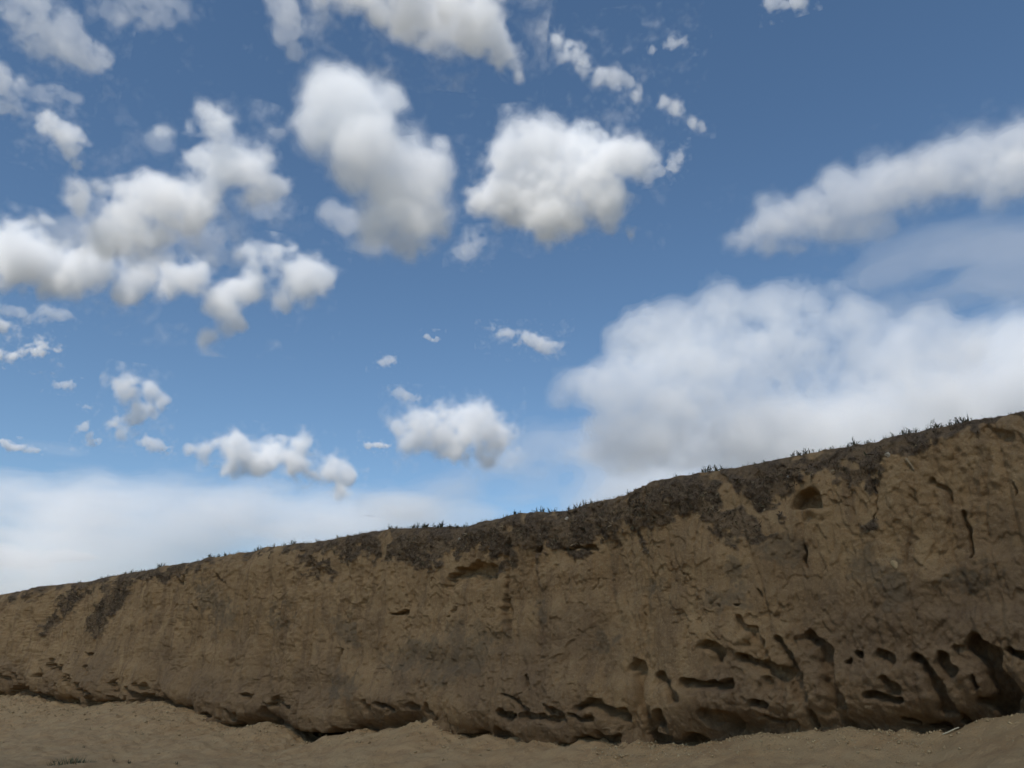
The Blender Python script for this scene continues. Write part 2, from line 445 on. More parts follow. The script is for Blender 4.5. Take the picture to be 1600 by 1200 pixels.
# hollows, slits and cracks: (points, radius at both ends in photo pixels, depth in metres, how far the floor slopes up)
HOLLOWS = [
 ([(1224,1001),(1227,1018),(1240,1036),(1251,1062),(1258,1086)],5,11,.30,.5),
 ([(1262,990),(1279,1000),(1290,1030),(1300,1060),(1311,1092)],8,15,.34,.4),
 ([(1166,1029),(1200,1042),(1226,1054)],5,7,.45,.5),
 ([(1197,1063),(1226,1068)],8,10,.30,.9),
 ([(1083,1063),(1110,1068),(1145,1067)],6,8,.45,.6),
 ([(1103,1008),(1124,1011),(1135,1028)],4,7,.32,.6),
 ([(1163,974),(1180,986),(1189,1008),(1192,1034)],10,15,.18,.3),
 ([(1105,1113),(1122,1120),(1144,1126)],6,9,.36,.8),
 ([(1184,1097),(1200,1105)],5,6,.36,.5),
 ([(1193,1120),(1240,1129)],3,3,.26,.4),
 ([(996,1042),(1005,1060),(1012,1085),(1018,1110),(1026,1128)],9,11,.30,.35),
 ([(1044,1060),(1060,1076),(1066,1092)],9,9,.28,.6),
 ([(1042,1113),(1048,1130)],8,9,.38,.5),
 ([(1028,1150),(1060,1160),(1090,1164)],10,14,.62,.2),
 ([(1339,1022),(1349,1024)],4,4,.26,.4), ([(1322,1029),(1328,1031)],3,4,.20,.5),
 ([(1379,1022),(1394,1032)],6,5,.28,.7), ([(1393,1058),(1400,1074)],7,9,.26,.5),
 ([(1358,1084),(1382,1088),(1406,1092)],6,4,.42,.5),
 ([(1429,1026),(1441,1031),(1456,1053),(1469,1078),(1476,1104)],10,11,.40,.45),
 ([(1472,1031),(1486,1050)],9,12,.40,.5),
 ([(1524,1006),(1540,1022),(1552,1050),(1564,1076),(1566,1102)],12,19,.62,.35),
 ([(1500,1022),(1520,1030)],10,12,.20,.5),
 ([(1530,1094),(1560,1110)],6,9,.50,.3), ([(1515,1056),(1525,1072)],4,7,.24,.5),
 ([(1583,1017),(1604,1026)],5,7,.38,.4), ([(1408,1124),(1424,1128)],4,4,.30,.4),
 ([(1442,1128),(1472,1134)],5,5,.36,.3), ([(1496,1122),(1504,1130)],5,5,.32,.3),
 ([(1310,1100),(1320,1130)],9,6,.20,.3), ([(1262,1112),(1275,1134)],4,3,.22,.3),
 ([(789,1117),(811,1119)],6,5,.45,.3), ([(822,1058),(828,1070)],5,6,.26,.5),
 ([(790,1089),(812,1091),(832,1106)],3,4,.18,.4),
 ([(828,1116),(860,1120),(892,1121)],5,8,.34,.5), ([(862,1103),(890,1116)],4,7,.30,.4),
 ([(915,1100),(938,1094),(962,1106),(986,1116)],4,9,.40,.8),
 ([(905,1119),(935,1124)],4,4,.26,.3), ([(940,1150),(965,1157)],8,9,.45,.3),
 ([(716,1149),(746,1153)],5,7,.36,.3), ([(776,1141),(802,1156)],7,10,.36,.3),
 ([(880,1164),(930,1160)],6,6,.45,.2),
 ([(573,1096),(578,1106)],3,4,.24,.3), ([(597,1097),(621,1108)],3,4,.30,.3), ([(645,1101),(654,1107)],3,3,.24,.3), ([(668,1105),(683,1120)],3,3,.24,.3),
 ([(602,958),(622,952)],3,4,.26,.3), ([(524,1015),(520,1042)],3,2,.18,.2),
 ([(702,896),(720,888),(745,886),(763,890)],5,8,.38,1.8), ([(785,940),(788,984)],4,3,.22,.2), ([(797,842),(790,900),(786,935)],5,4,.14,.2),
 ([(868,858),(926,853)],3,4,.18,.6), ([(834,858),(842,856)],4,4,.20,.4),
 ([(1508,800),(1513,830),(1519,866)],4,2,.18,.2), ([(1455,750),(1470,757),(1486,771)],3,5,.16,.7),
  ([(1372,762),(1374,785),(1373,818)],2,2,.14,.2), ([(1256,858),(1262,885)],4,3,.16,.2), ([(1540,672),(1575,682)],8,5,.14,.7),
 ([(1588,755),(1591,780)],3,3,.12,.3), ([(925,770),(930,800)],2,2,.08,.2),
 ([(924,906),(923,922)],3,2,.16,.3), ([(1075,890),(1090,908)],3,3,.10,.4), ([(1008,930),(1010,985)],2,2,.08,.2),
 ([(6,1050),(14,1058)],3,3,.30,.3), ([(59,1049),(62,1053)],3,3,.34,.3), ([(78,1038),(88,1042)],3,3,.34,.3), ([(94,1048),(100,1064)],4,3,.30,.3), ([(30,1052),(34,1060)],2,3,.26,.3),
 ([(134,1046),(146,1060),(150,1082)],3,4,.34,.3), ([(110,1060),(116,1072)],2,3,.26,.3), ([(129,1070),(135,1086)],3,4,.30,.3), ([(88,1072),(92,1078)],3,3,.30,.3),
 ([(4,1086),(22,1087)],4,5,.46,.2), ([(22,1074),(36,1075),(48,1090)],3,6,.40,.4), ([(56,1088),(74,1096)],5,5,.46,.3), ([(100,1093),(122,1096)],4,4,.46,.2), ([(144,1097),(164,1102)],5,6,.46,.2),
 ([(176,1096),(200,1092)],3,4,.40,.2), ([(202,1078),(214,1085),(240,1094),(262,1102),(288,1112)],3,6,.50,.3), ([(244,1072),(256,1094)],3,4,.30,.2), ([(222,1070),(224,1075)],2,3,.22,.3), ([(182,1070),(186,1078)],3,3,.2,.3),
 ([(132,1026),(142,1028)],3,3,.24,.4), ([(270,904),(280,906)],4,3,.26,.4), ([(296,945),(298,952)],3,3,.24,.3), ([(335,900),(343,908)],4,4,.20,.4),
 ([(350,1134),(396,1136)],5,5,.55,.2), ([(318,1118),(330,1120)],3,4,.4,.3), ([(404,1112),(410,1120)],5,6,.34,.3), ([(428,1092),(448,1098),(454,1102)],3,4,.22,.4), ([(418,1100),(430,1099)],2,3,.2,.4), ([(365,1115),(370,1116)],4,3,.24,.3), ([(384,1087),(392,1089)],2,3,.22,.3),
 ([(438,1141),(462,1146)],4,6,.55,.2), ([(460,1151),(500,1158),(526,1156),(546,1149)],10,6,1.1,.1),
 ([(480,870),(484,890)],3,3,.1,.2), ([(690,960),(700,952)],2,2,.1,.3), ([(1190,925),(1193,932)],3,3,.22,.3), ([(1160,946),(1164,950)],2,2,.2,.3), ([(1133,950),(1136,953)],2,2,.2,.3),
]
wob_x = 4.0 * wn2(0.16, 0.2) + 2.6 * wn2(0.07, 0.08)
wob_y = 3.6 * wn2(0.16, 0.2) + 2.6 * wn2(0.07, 0.08)
QX, QY = PX + wob_x, PY + wob_y


def capsule(pts, r0, r1, X, Y):
    """normalised distance to a bent tapering line, and the height below its axis in radii"""
    best = np.full(X.shape, 1e9); down = np.zeros(X.shape)
    L = [math.dist(a, b) for a, b in zip(pts, pts[1:])]
    tot = sum(L); run = 0.0
    for (a, b), l in zip(zip(pts, pts[1:]), L):
        dx, dy = b[0] - a[0], b[1] - a[1]
        t = np.clip(((X - a[0]) * dx + (Y - a[1]) * dy) / (l * l), 0, 1)
        r = r0 + (r1 - r0) * (run + t * l) / tot
        yy = Y - a[1] - t * dy
        d = np.hypot(X - a[0] - t * dx, yy) / r
        m = d < best
        best = np.where(m, d, best); down = np.where(m, yy / r, down)
        run += l
    return best, down


RAG = np.clip(1 + 0.38 * wn2(0.22, 0.25) + 0.28 * wn2(0.09, 0.1), 0.55, 1.9)
HOL = np.zeros_like(D)
for pts, r0, r1, dep, fl in HOLLOWS:
    xs = [p[0] for p in pts]; ys = [p[1] for p in pts]
    m = 30 + 3 * max(r0, r1)
    box = (PX > min(xs) - m) & (PX < max(xs) + m) & (PY > min(ys) - m) & (PY < max(ys) + m * (1 + fl)) & VIS[None, :]
    if min(ys) > 1030 and max(xs) < 720:
        r0 += 1.3; r1 += 1.3; dep *= 1.2
    if max(r0, r1) <= 3 and min(xs) > 700:
        dep *= 0.5; r0 *= 0.7; r1 *= 0.7
    elif max(r0, r1) > 4.5:
        dep *= 0.85
    if not box.any():
        continue
    i0, i1 = np.where(box.any(1))[0][[0, -1]]; j0, j1 = np.where(box.any(0))[0][[0, -1]]
    sl = (slice(i0, i1 + 1), slice(j0, j1 + 1))
    d, dn_ = capsule(pts, r0, r1, QX[sl], QY[sl])
    d = d * (RAG[sl] if max(r0, r1) > 4.5 else 0.75 + 1.1 * np.abs(RAG[sl] - 0.8))
    f = sstep(0, 0.40, 1.05 - d)
    # worn out downwards: sharp upper rim, the floor comes forward in a ramp below and to the left
    rm = fl * max(r0, r1) * 1.5
    for k in (1, 2, 3, 4):
        e, _ = capsule([(x - 0.35 * rm * k / 4, y + rm * k / 4) for x, y in pts], r0 * (1 + .08 * k), r1 * (1 + .08 * k), QX[sl], QY[sl])
        f = np.maximum(f, (1 - 0.20 * k) * sstep(0, 0.75, 1.1 - e * RAG[sl]))
    HOL[sl] = np.maximum(HOL[sl], dep * f)
# the arched niche below the crest: flat floor, round top
nx, ny = (PX + .35 * wob_x - 1262) / 28.0, (PY + .35 * wob_y - 793) / 33.0
arch = sstep(0, 0.22, 1.0 - np.hypot(nx, np.minimum(ny, 0)))
arch = arch * sstep(0.12, -0.05, ny) * VIS[None, :]
HOL = np.maximum(HOL, 0.38 * arch)
D = D - HOL + rough * 0.012 * wn2(0.05, 0.05) * (HOL > 0.03)
# rubble lip in front of the niche
D += 0.10 * np.exp(-(((PX - 1275) / 16) ** 2 + ((PY - 800) / 9) ** 2)) * (0.8 + wn2(.08, .08)) * VIS[None, :]


# ---- where dry scrub and dark crust cover the earth (masks from the photograph's outlines, ragged)
def inside(poly, X, Y):
    r = np.zeros(X.shape, bool)
    n = len(poly)
    for k in range(n):
        x1, y1 = poly[k]; x2, y2 = poly[(k + 1) % n]
        c = ((y1 > Y) != (y2 > Y))
        xi = (x2 - x1) * (Y - y1) / ((y2 - y1) if y2 != y1 else 1e-9) + x1
        r ^= c & (X < xi)
    return r


SCRUB_EDGE = [(-120,960),(60,922),(88,918),(200,900),(300,886),(380,866),(440,860),(462,862),(472,893),(488,906),(510,893),(530,896),(545,868),(560,882),(600,874),(640,884),(660,872),(690,878),(720,882),(752,862),(772,866),(792,890),(800,904),(820,880),(832,866),(862,852),(905,862),(930,846),(965,836),(1000,845),(1020,858),(1040,828),(1075,820),(1108,800),(1122,832),(1150,850),(1190,846),(1232,832),(1236,806),(1212,790),(1236,764),(1246,745),(1252,722),(1290,716),(1300,742),(1330,756),(1350,764),(1384,738),(1394,722),(1430,706),(1480,688),(1540,674),(1600,664),(1760,630)]
SCRUB = [list(CREST[:1]) + [(x, y - 40) for x, y in CREST] + SCRUB_EDGE[::-1],
         [(92,908),(126,898),(108,936),(86,966),(54,992),(58,972),(76,944)],
         [(166,900),(198,890),(188,925),(166,956),(150,988),(122,990),(124,972),(146,950),(156,925)],
         [(1345,822),(1372,812),(1378,826),(1352,836)]]
SOFTPOLY = [(650,1030,48,30),(735,1005,40,45),(705,1045,30,20),(535,980,22,26),(330,955,26,40),(945,1002,18,26),(1150,936,32,18),(1165,890,14,20),(1370,885,34,42),(1400,930,34,30),(310,920,20,24),(1240,860,40,30),(840,960,10,30),(530,1075,26,20),(430,960,20,14),(1010,920,30,20),(1520,900,40,20)]
jx = 10 * wn2(0.5, 0.55) + 9 * wn2(0.2, 0.22) + 8 * wn2(0.08, 0.09) + 6 * wn2(.04, .04)
jy = 9 * wn2(0.5, 0.55) + 9 * wn2(0.2, 0.22) + 8 * wn2(0.08, 0.09) + 6 * wn2(.04, .04)
scrub = np.zeros_like(D)
m = np.zeros(D.shape, bool)
for k, p in enumerate(SCRUB):
    g = 1.0 if k == 0 else 0.35
    m |= inside(p, PX + jx * g, PY + jy * g)
scrub = m.astype(float)
for ax_ in (0, 1):
    scrub = (np.roll(scrub, 1, ax_) + 2 * scrub + np.roll(scrub, -1, ax_)) / 4
bare = wn2(0.28, 0.34) + 0.6 * wn2(0.12, 0.13)
scrub *= 1 - sstep(0.84, 1.05, bare) * 0.9
scrub *= 0.72 + 0.28 * sstep(-.5, .1, wn2(0.16, 0.18) + .6 * wn2(.06, .06))
scrub[:, ~VIS] = (sstep(0.55, 0.35, (zt[None, :] - Zg) + 0.3 * wn2(0.3, 0.4)))[:, ~VIS]
stain = np.zeros_like(D)
for x, y, a, b in SOFTPOLY:
    q = ((PX + jx - x) / a) ** 2 + ((PY + jy - y) / b) ** 2
    stain = np.maximum(stain, sstep(1.5, 0.1, q + 0.35 * wn2(0.1, 0.1)))
stain[:, ~VIS] = 0
D += scrub * (0.03 + 0.03 * wn2(0.09, 0.09) + 0.02 * wn2(0.045, 0.045)) * sstep(0, 1, T)[:, None]
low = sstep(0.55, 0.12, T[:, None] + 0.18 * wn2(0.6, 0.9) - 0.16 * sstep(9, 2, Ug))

# ---- the top of the wall and its far side
face = wall_point(Ug, D, Zg).reshape(NV, NU, 3)
back_s = [0.06, 0.14, 0.26, 0.42, 0.65, 1.0, 1.5, 2.1, 2.7, 3.1, 3.3]
rows = []
for k, b in enumerate(back_s):
    zz = zt + 0.03 * min(b, .4) - 0.02 * b + 0.03 * noise_grid(rw, [U], [0.3]) * sstep(0, .3, b) - (0.5 * max(0, b - 2.4) ** 2)
    rows.append(wall_point(U, D[-1] - b, zz))
for k, z in enumerate((3.6, 2.4, 1.2, 0.3, -0.3)):
    rows.append(wall_point(U, D[-1] - 3.45 - 0.1 * k + 0.1 * noise_grid(rw, [U], [1.2]), np.full(NU, z)))
allv = np.concatenate([face.reshape(-1, 3)] + rows)
NR = NV + len(rows)
ii, jj = np.meshgrid(np.arange(NR - 1), np.arange(NU - 1), indexing='ij')
q0 = (ii * NU + jj).ravel()
wall_quads = np.stack([q0, q0 + NU, q0 + NU + 1, q0 + 1], -1)


def soil(name, bank):
    m = bpy.data.materials.new(name)
    m.use_nodes = True
    n, l = m.node_tree.nodes, m.node_tree.links
    n.clear()
    out = n.new('ShaderNodeOutputMaterial')
    b = n.new('ShaderNodeBsdfPrincipled')
    b.inputs['Roughness'].default_value = 0.95
    b.inputs['Specular IOR Level'].default_value = 0.12
    l.new(b.outputs[0], out.inputs[0])
    tc = n.new('ShaderNodeTexCoord')

    def noise(scale, detail=5, rough=0.6, vec=None, dist=0.0):
        t = n.new('ShaderNodeTexNoise')
        t.inputs['Scale'].default_value = scale; t.inputs['Detail'].default_value = detail
        t.inputs['Roughness'].default_value = rough; t.inputs['Distortion'].default_value = dist
        l.new(vec or tc.outputs['Object'], t.inputs['Vector'])
        return t.outputs['Fac']

    def ramp(fac, a, b_, v0=0.0, v1=1.0):
        r = n.new('ShaderNodeMapRange')
        r.inputs[1].default_value = a; r.inputs[2].default_value = b_; r.inputs[3].default_value = v0; r.inputs[4].default_value = v1
        l.new(fac, r.inputs[0])
        return r.outputs[0]

    def mixc(fac, c0, c1):
        x = n.new('ShaderNodeMix'); x.data_type = 'RGBA'
        for sock, c in ((x.inputs[6], c0), (x.inputs[7], c1)):
            if isinstance(c, tuple): sock.default_value = (*c, 1)
            else: l.new(c, sock)
        l.new(fac, x.inputs[0])
        return x.outputs[2]

    def mul(a, b_):
        x = n.new('ShaderNodeMath'); x.operation = 'MULTIPLY'
        for k, v in ((0, a), (1, b_)):
            if isinstance(v, (int, float)): x.inputs[k].default_value = v
            else: l.new(v, x.inputs[k])
        return x.outputs[0]
    mp = n.new('ShaderNodeMapping'); mp.inputs['Scale'].default_value = (1, 1, 0.22)
    l.new(tc.outputs['Object'], mp.inputs['Vector'])
    c = mixc(ramp(noise(0.9, 6, 0.62), 0.40, 0.60), EARTH[0], EARTH[1])
    c = mixc(ramp(noise(3.2, 6, 0.65), 0.45, 0.72, 0, 0.65), c, EARTH[2])
    c = mixc(ramp(noise(2.6, 5, 0.65, mp.outputs[0], .6), 0.48, 0.66, 0, 0.7), c, EARTH[3])
    c = mixc(ramp(noise(26, 4, 0.75), 0.54, 0.70, 0, 0.6), c, EARTH[4])
    c = mixc(ramp(noise(38, 3, 0.75), 0.55, 0.70, 0, 0.7), c, EARTH[3])
    if bank:
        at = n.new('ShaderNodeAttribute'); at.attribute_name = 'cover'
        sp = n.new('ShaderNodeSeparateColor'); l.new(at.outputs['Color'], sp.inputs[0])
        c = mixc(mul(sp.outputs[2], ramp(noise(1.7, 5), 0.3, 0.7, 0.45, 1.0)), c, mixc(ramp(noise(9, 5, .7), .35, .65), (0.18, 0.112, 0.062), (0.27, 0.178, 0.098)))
        c = mixc(mul(sp.outputs[1], ramp(noise(7, 5, .7), 0.30, 0.70, 0.3, 0.85)), c, (0.165, 0.122, 0.076))
        dark = mixc(ramp(noise(15, 5, .75), 0.38, 0.62), (0.098, 0.067, 0.043), (0.20, 0.138, 0.084))
        dark = mixc(ramp(noise(52, 3, .7), 0.60, 0.72, 0, 0.7), dark, (0.20, 0.165, 0.115))
        c = mixc(sp.outputs[0], c, dark)
    else:
        sx = n.new('ShaderNodeVectorMath'); sx.operation = 'LENGTH'; l.new(tc.outputs['Object'], sx.inputs[0])
        c = mixc(ramp(noise(1.1, 6, .65), .40, .62, 0, .75), c, (0.53, 0.365, 0.19))
        c = mixc(ramp(sx.outputs['Value'], 45, 140), c, mixc(ramp(noise(.12, 6, .7), .42, .58), (0.14, 0.128, 0.095), (0.20, 0.18, 0.14)))   # scrubby plain away from the bank
    l.new(c, b.inputs['Base Color'])
    bp = n.new('ShaderNodeBump'); bp.inputs['Strength'].default_value = 0.9; bp.inputs['Distance'].default_value = 0.075
    l.new(noise(22, 9, 0.78), bp.inputs['Height'])
    l.new(bp.outputs[0], b.inputs['Normal'])
    return m


EARTH = [(0.415, 0.262, 0.126), (0.325, 0.200, 0.094), (0.44, 0.30, 0.152), (0.200, 0.124, 0.066), (0.47, 0.345, 0.20)]
wall_mat = soil('dried_earth', True)
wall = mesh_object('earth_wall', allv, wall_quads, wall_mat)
ca = wall.data.color_attributes.new('cover', 'FLOAT_COLOR', 'POINT')
colr = np.zeros((len(allv), 4), np.float32); colr[:, 3] = 1
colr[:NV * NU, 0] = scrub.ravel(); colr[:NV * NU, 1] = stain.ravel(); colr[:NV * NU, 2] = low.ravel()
colr[NV * NU:, 0] = 0.7
ca.data.foreach_set('color', colr.ravel())
tag(wall, 'long eroded tan earth wall with hollows along its foot and dark scrubby crest', 'earth wall', kind='thing')

# ------------------------------------------------------------------ ground: slope of fallen earth along the foot, plain beyond
gu_near = np.arange(-8, 44, 0.055)
gU = np.concatenate([-8 - np.cumsum(0.07 * 1.16 ** np.arange(60))[::-1], gu_near, 44 + np.cumsum(0.07 * 1.16 ** np.arange(60))])
gs_near = np.arange(-0.9, 5.5, 0.036)
gS = np.concatenate([-0.9 - np.cumsum(0.09 * 1.17 ** np.arange(55))[::-1], gs_near, 5.5 + np.cumsum(0.05 * 1.15 ** np.arange(68))])
rg = np.random.default_rng(5)
gax = [gS, gU]
SG, UG = np.meshgrid(gS, gU, indexing='ij')
zc = foot_z(gU)
near = np.exp(-np.maximum(0, np.maximum(-14 - gU, gU - 60)) / 30)
zc = zc * near
reach = 3.6 + 1.2 * noise_grid(rg, [gU], [7.0]) + 1.3 * sstep(15, 30, gU)
q = np.clip(SG / reach[None, :], 0, 1)
prof = (1 - q) ** 1.25
G = zc[None, :] * np.where(SG < 0, 1, prof)
G = np.where(SG < -1.2, zc[None, :] * np.clip(1 + (SG + 1.2) / 1.5, 0, 1), G)


def gn(ps, pu):
    return noise_grid(rg, gax, (ps, pu))


fine = ((np.abs(SG - 3) < 4.2) & (UG > -9) & (UG < 45)).astype(float)
edge = np.exp(-(SG / 0.25) ** 2)
G += 0.05 * gn(1.1, 0.8) * sstep(-2, 0.1, SG) * (1 - edge * .5) * fine + 0.016 * gn(1.2, 0.30) * fine + 0.012 * gn(.6, .14) * fine
G += fine * (0.030 * gn(0.3, 0.3) + 0.022 * gn(0.13, 0.15) + 0.018 * gn(0.08, 0.08) * (0.4 + gn(.5, .6)))
G += fine * edge * 0.045 * np.maximum(gn(0.09, 0.11) - 0.1, 0)                 # crumbs heaped against the face
G += 0.10 * gn(6, 6) * (SG > 6) + 0.5 * gn(60, 60) * (SG > 120)
gv = wall_point(UG, SG, G)
ng = len(gU)
ii, jj = np.meshgrid(np.arange(len(gS) - 1), np.arange(ng - 1), indexing='ij')
q0 = (ii * ng + jj).ravel()
EARTH = [(0.54, 0.345, 0.168), (0.48, 0.30, 0.142), (0.56, 0.37, 0.188), (0.36, 0.222, 0.112), (0.56, 0.40, 0.23)]
ground_mat = soil('loose_earth', False)
ground = mesh_object('ground', gv, np.stack([q0, q0 + 1, q0 + ng + 1, q0 + ng], -1), ground_mat)
ground['kind'] = 'structure'
ground['label'] = 'pale loose earth sloping down from the foot of the wall'


def ground_z(u, s):
    i = np.clip(np.searchsorted(gS, s), 0, len(gS) - 1); j = np.clip(np.searchsorted(gU, u), 0, ng - 1)
    return G[i, j]
# ------------------------------------------------------------------ small things
def plain(name, col, col2=None, scale=20, rough=0.95):
    m = bpy.data.materials.new(name)
    m.use_nodes = True
    n, l = m.node_tree.nodes, m.node_tree.links
    b = n['Principled BSDF']
    b.inputs['Roughness'].default_value = rough
    b.inputs['Specular IOR Level'].default_value = 0.15
    t = n.new('ShaderNodeTexNoise'); t.inputs['Scale'].default_value = scale; t.inputs['Detail'].default_value = 4
    tc = n.new('ShaderNodeTexCoord'); l.new(tc.outputs['Object'], t.inputs['Vector'])
    r = n.new('ShaderNodeMapRange'); r.inputs[1].default_value = .35; r.inputs[2].default_value = .65
    l.new(t.outputs['Fac'], r.inputs[0])
    x = n.new('ShaderNodeMix'); x.data_type = 'RGBA'
    x.inputs[6].default_value = (*col, 1); x.inputs[7].default_value = (*(col2 or col), 1)
    l.new(r.outputs[0], x.inputs[0]); l.new(x.outputs[2], b.inputs['Base Color'])
    return m


def blade(rnd, base, az, lean, length, width, out_v, out_f):
    """one pointed leaf of two bent segments, slightly folded"""
    d = np.array([math.cos(az), math.sin(az), 0]); s = np.array([-math.sin(az), math.cos(az), 0])
    p0 = np.array(base, float)
    p1 = p0 + length * .5 * (d * math.sin(lean * .7) + np.array([0, 0, math.cos(lean * .7)]))
    p2 = p1 + length * .5 * (d * math.sin(lean * 1.3) + np.array([0, 0, math.cos(lean * 1.3)]))
    k = len(out_v)
    fold = -d * width * .25
    out_v += [p0 - s * width * .3, p0 + s * width * .3, p1 - s * width * .5, p1 + fold, p1 + s * width * .5, p2]
    out_f += [(k, k + 3, k + 2), (k, k + 1, k + 3), (k + 1, k + 4, k + 3), (k + 2, k + 3, k + 5), (k + 3, k + 4, k + 5)]


def tri_object(name, v, f, mat, **kw):
    return mesh_object(name, np.array(v), np.array(f), mat, smooth=False, **kw)


weed_mats = [plain('weed_leaf', (0.060, 0.058, 0.034), (0.095, 0.088, 0.048), 30), plain('dead_leaf', (0.105, 0.082, 0.05), (0.16, 0.125, 0.075), 30)]
rp = random.Random(11)
weed_meshes = []
for k in range(6):
    v, f = [], []
    n = (10, 14, 9, 16, 12, 7)[k]
    for i in range(n):
        a = i * 2.4 + rp.random()
        blade(rp, (rp.uniform(-.03, .03), rp.uniform(-.03, .03), -.02), a, rp.uniform(.15, 1.15), rp.uniform(.10, .20), rp.uniform(.014, .024), v, f)
    for i in range(2):                                          # leafy stems
        hx, hy = rp.uniform(-.05, .05), rp.uniform(-.05, .05)
        top = rp.uniform(.14, .24)
        blade(rp, (hx, hy, -.02), rp.random() * 6.28, .1, top, .012, v, f)
        for j in range(5):
            blade(rp, (hx, hy, top * (.3 + .13 * j)), rp.random() * 6.28, rp.uniform(.6, 1.2), rp.uniform(.04, .07), .014, v, f)
    o = tri_object('weed_tuft', v, f, weed_mats[k % 2 if k > 3 else 0])
    weed_meshes.append(o)


def crest_point(x, back):
    """a point on the top of the wall, at the column seen at photo x, some way behind the edge"""
    j = int(np.argmin(np.abs(PX[-1] - x) + np.where(VIS, 0, 1e6)))
    bs = [0] + back_s
    k = np.searchsorted(bs, back)
    p = face[-1, j] if k == 0 else rows[k - 1][j]
    return p


SPOTS = [(98,.8),(136,1.0),(147,.9),(168,.8),(182,1.0),(196,.8),(222,1.1),(231,1.2),(240,1.0),(262,.7),(290,.7),(316,1.1),(324,1.2),(332,.9),(372,1.0),(380,1.1),(388,.8),(412,.9),(428,.8),(446,1.0),(480,.7),(512,.9),(524,.8),(548,.7),(596,1.0),(604,.9),(626,1.3),(632,1.5),(640,1.2),(648,1.3),(658,1.0),(664,.9),(672,1.4),(680,.9),(692,1.2),(700,1.3),(792,.8),(822,1.1),(830,1.2),(838,1.2),(846,1.0),(870,.9),(878,1.1),(886,1.0),(894,1.2),(908,.8),(972,.9),(984,.7),(1052,.7),(1092,1.1),(1100,1.3),(1110,1.3),(1118,.8),(1182,.8),(1228,1.0),(1236,1.2),(1246,1.4),(1256,1.0),(1266,.9),(1290,.9),(1316,1.1),(1328,1.2),(1346,.9),(1374,.9),(1386,1.0),(1404,1.4),(1414,1.3),(1424,1.2),(1442,1.3),(1452,1.8),(1460,1.3),(1474,1.2),(1486,1.5),(1496,1.4),(1502,1.2)]
ZONES = [(140, 'weed tufts above the left dark streak'), (250, 'weed tufts on the crest right of both streaks'),
         (350, 'weed tufts midway from streaks to scrub'), (470, 'weed tufts on the crest before the scrub'),
         (560, 'weed tufts on the crest where the scrub begins'), (720, 'star shaped weed tufts on the level stretch of crest'),
         (920, 'spiky weed tufts on the crest around the bare patch'), (1130, 'weed tufts on the crest above the widest scrub'),
         (1300, 'weed tufts on the crest above the arched niche'), (1400, 'weed tufts on the crest between niche and stick'), (1700, 'tall weed tufts on the crest right of the stick')]
ORD = 'leftmost,second,third,fourth,fifth,sixth,seventh,eighth,ninth,tenth,eleventh,twelfth,thirteenth,fourteenth,fifteenth'.split(',')


def nth(k, n, what):
    if n == 1: return 'only one of the ' + what
    if k == n - 1: return 'rightmost of the ' + what
    return (ORD[k] if k == 0 else ORD[k] + ' from the left') + ' of the ' + what


def zone(x):
    return next(z for z in ZONES if x < z[0])


fresh = set(range(6))
for i, (x, sc) in enumerate(SPOTS):
    k = rp.randrange(6)
    if k in fresh:
        o = weed_meshes[k]; fresh.discard(k)
    else:
        o = weed_meshes[k].copy(); COL.objects.link(o)
    p = crest_point(x, rp.choice((0, .05, .05)))
    o.location = p
    sz = sc * rp.uniform(.62, .85) * (1.0 if x > 500 else 1.15) * (0.8 if x > 1150 else 1)
    o.scale = (sz * 1.25, sz * 1.25, sz * .78)
    o.rotation_euler = (rp.uniform(-.15, .15), rp.uniform(-.15, .15), rp.random() * 6.28)
    mates = sorted(q[0] for q in SPOTS if zone(q[0]) is zone(x))
    tag(o, nth(mates.index(x), len(mates), zone(x)[1]), 'weed', 'weed tufts along the crest of the earth wall')
for k in fresh:
    bpy.data.objects.remove(weed_meshes[k])

# ---- dry scrub covering the dark crust: uncountable sprigs
rs = np.random.default_rng(9)
dPx = np.abs(np.gradient(PX, axis=1))
wgt = np.clip(scrub * 1.4 - 0.45, 0, 1) * VIS[None, :]
area = np.gradient(Zg, axis=0) * np.abs(np.gradient(Ug, axis=1))
cdf = np.cumsum((wgt * area ** 0.75).ravel()); cdf /= cdf[-1]
N = 20000
pick = np.searchsorted(cdf, rs.random(N))
P = face.reshape(-1, 3)[pick] + rs.normal(0, .006, (N, 3))
n3 = np.array([NRM[0], NRM[1], 0.0]); d3 = np.array([DIR[0], DIR[1], 0.0]); z3 = np.array([0, 0, 1.0])
vs, fs, cs = [], [], []
L = rs.uniform(.025, .075, N) * (0.8 + 0.8 * (rs.random(N) > .93)) * np.where(pick // NU > NV * .94, .55, 1.0)
tone = rs.choice(4, N, p=[.46, .30, .17, .07])
TONES = np.array([(.115, .077, .048), (.100, .082, .048), (.185, .128, .076), (.33, .25, .15)])
for b in range(3):
    dirv = n3 * rs.uniform(.15, 1.0, (N, 1)) + d3 * rs.normal(0, .7, (N, 1)) + z3 * rs.normal(.15, .7, (N, 1))
    dirv /= np.linalg.norm(dirv, axis=1, keepdims=True)
    side = np.cross(dirv, rs.normal(0, 1, (N, 3))); side /= np.linalg.norm(side, axis=1, keepdims=True)
    w = (L * rs.uniform(.12, .30, N))[:, None]
    base = P - n3 * .012
    vs.append(np.stack([base - side * w * .5, base + side * w * .5, base + dirv * L[:, None] * .6 + side * w * .6, base + dirv * L[:, None]], 1).reshape(-1, 3))
    cs.append(np.repeat(TONES[tone] * rs.uniform(.75, 1.3, (N, 1)), 4, 0))
vs = np.concatenate(vs); cs = np.concatenate(cs)
scrub_mat = bpy.data.materials.new('scrub'); scrub_mat.use_nodes = True
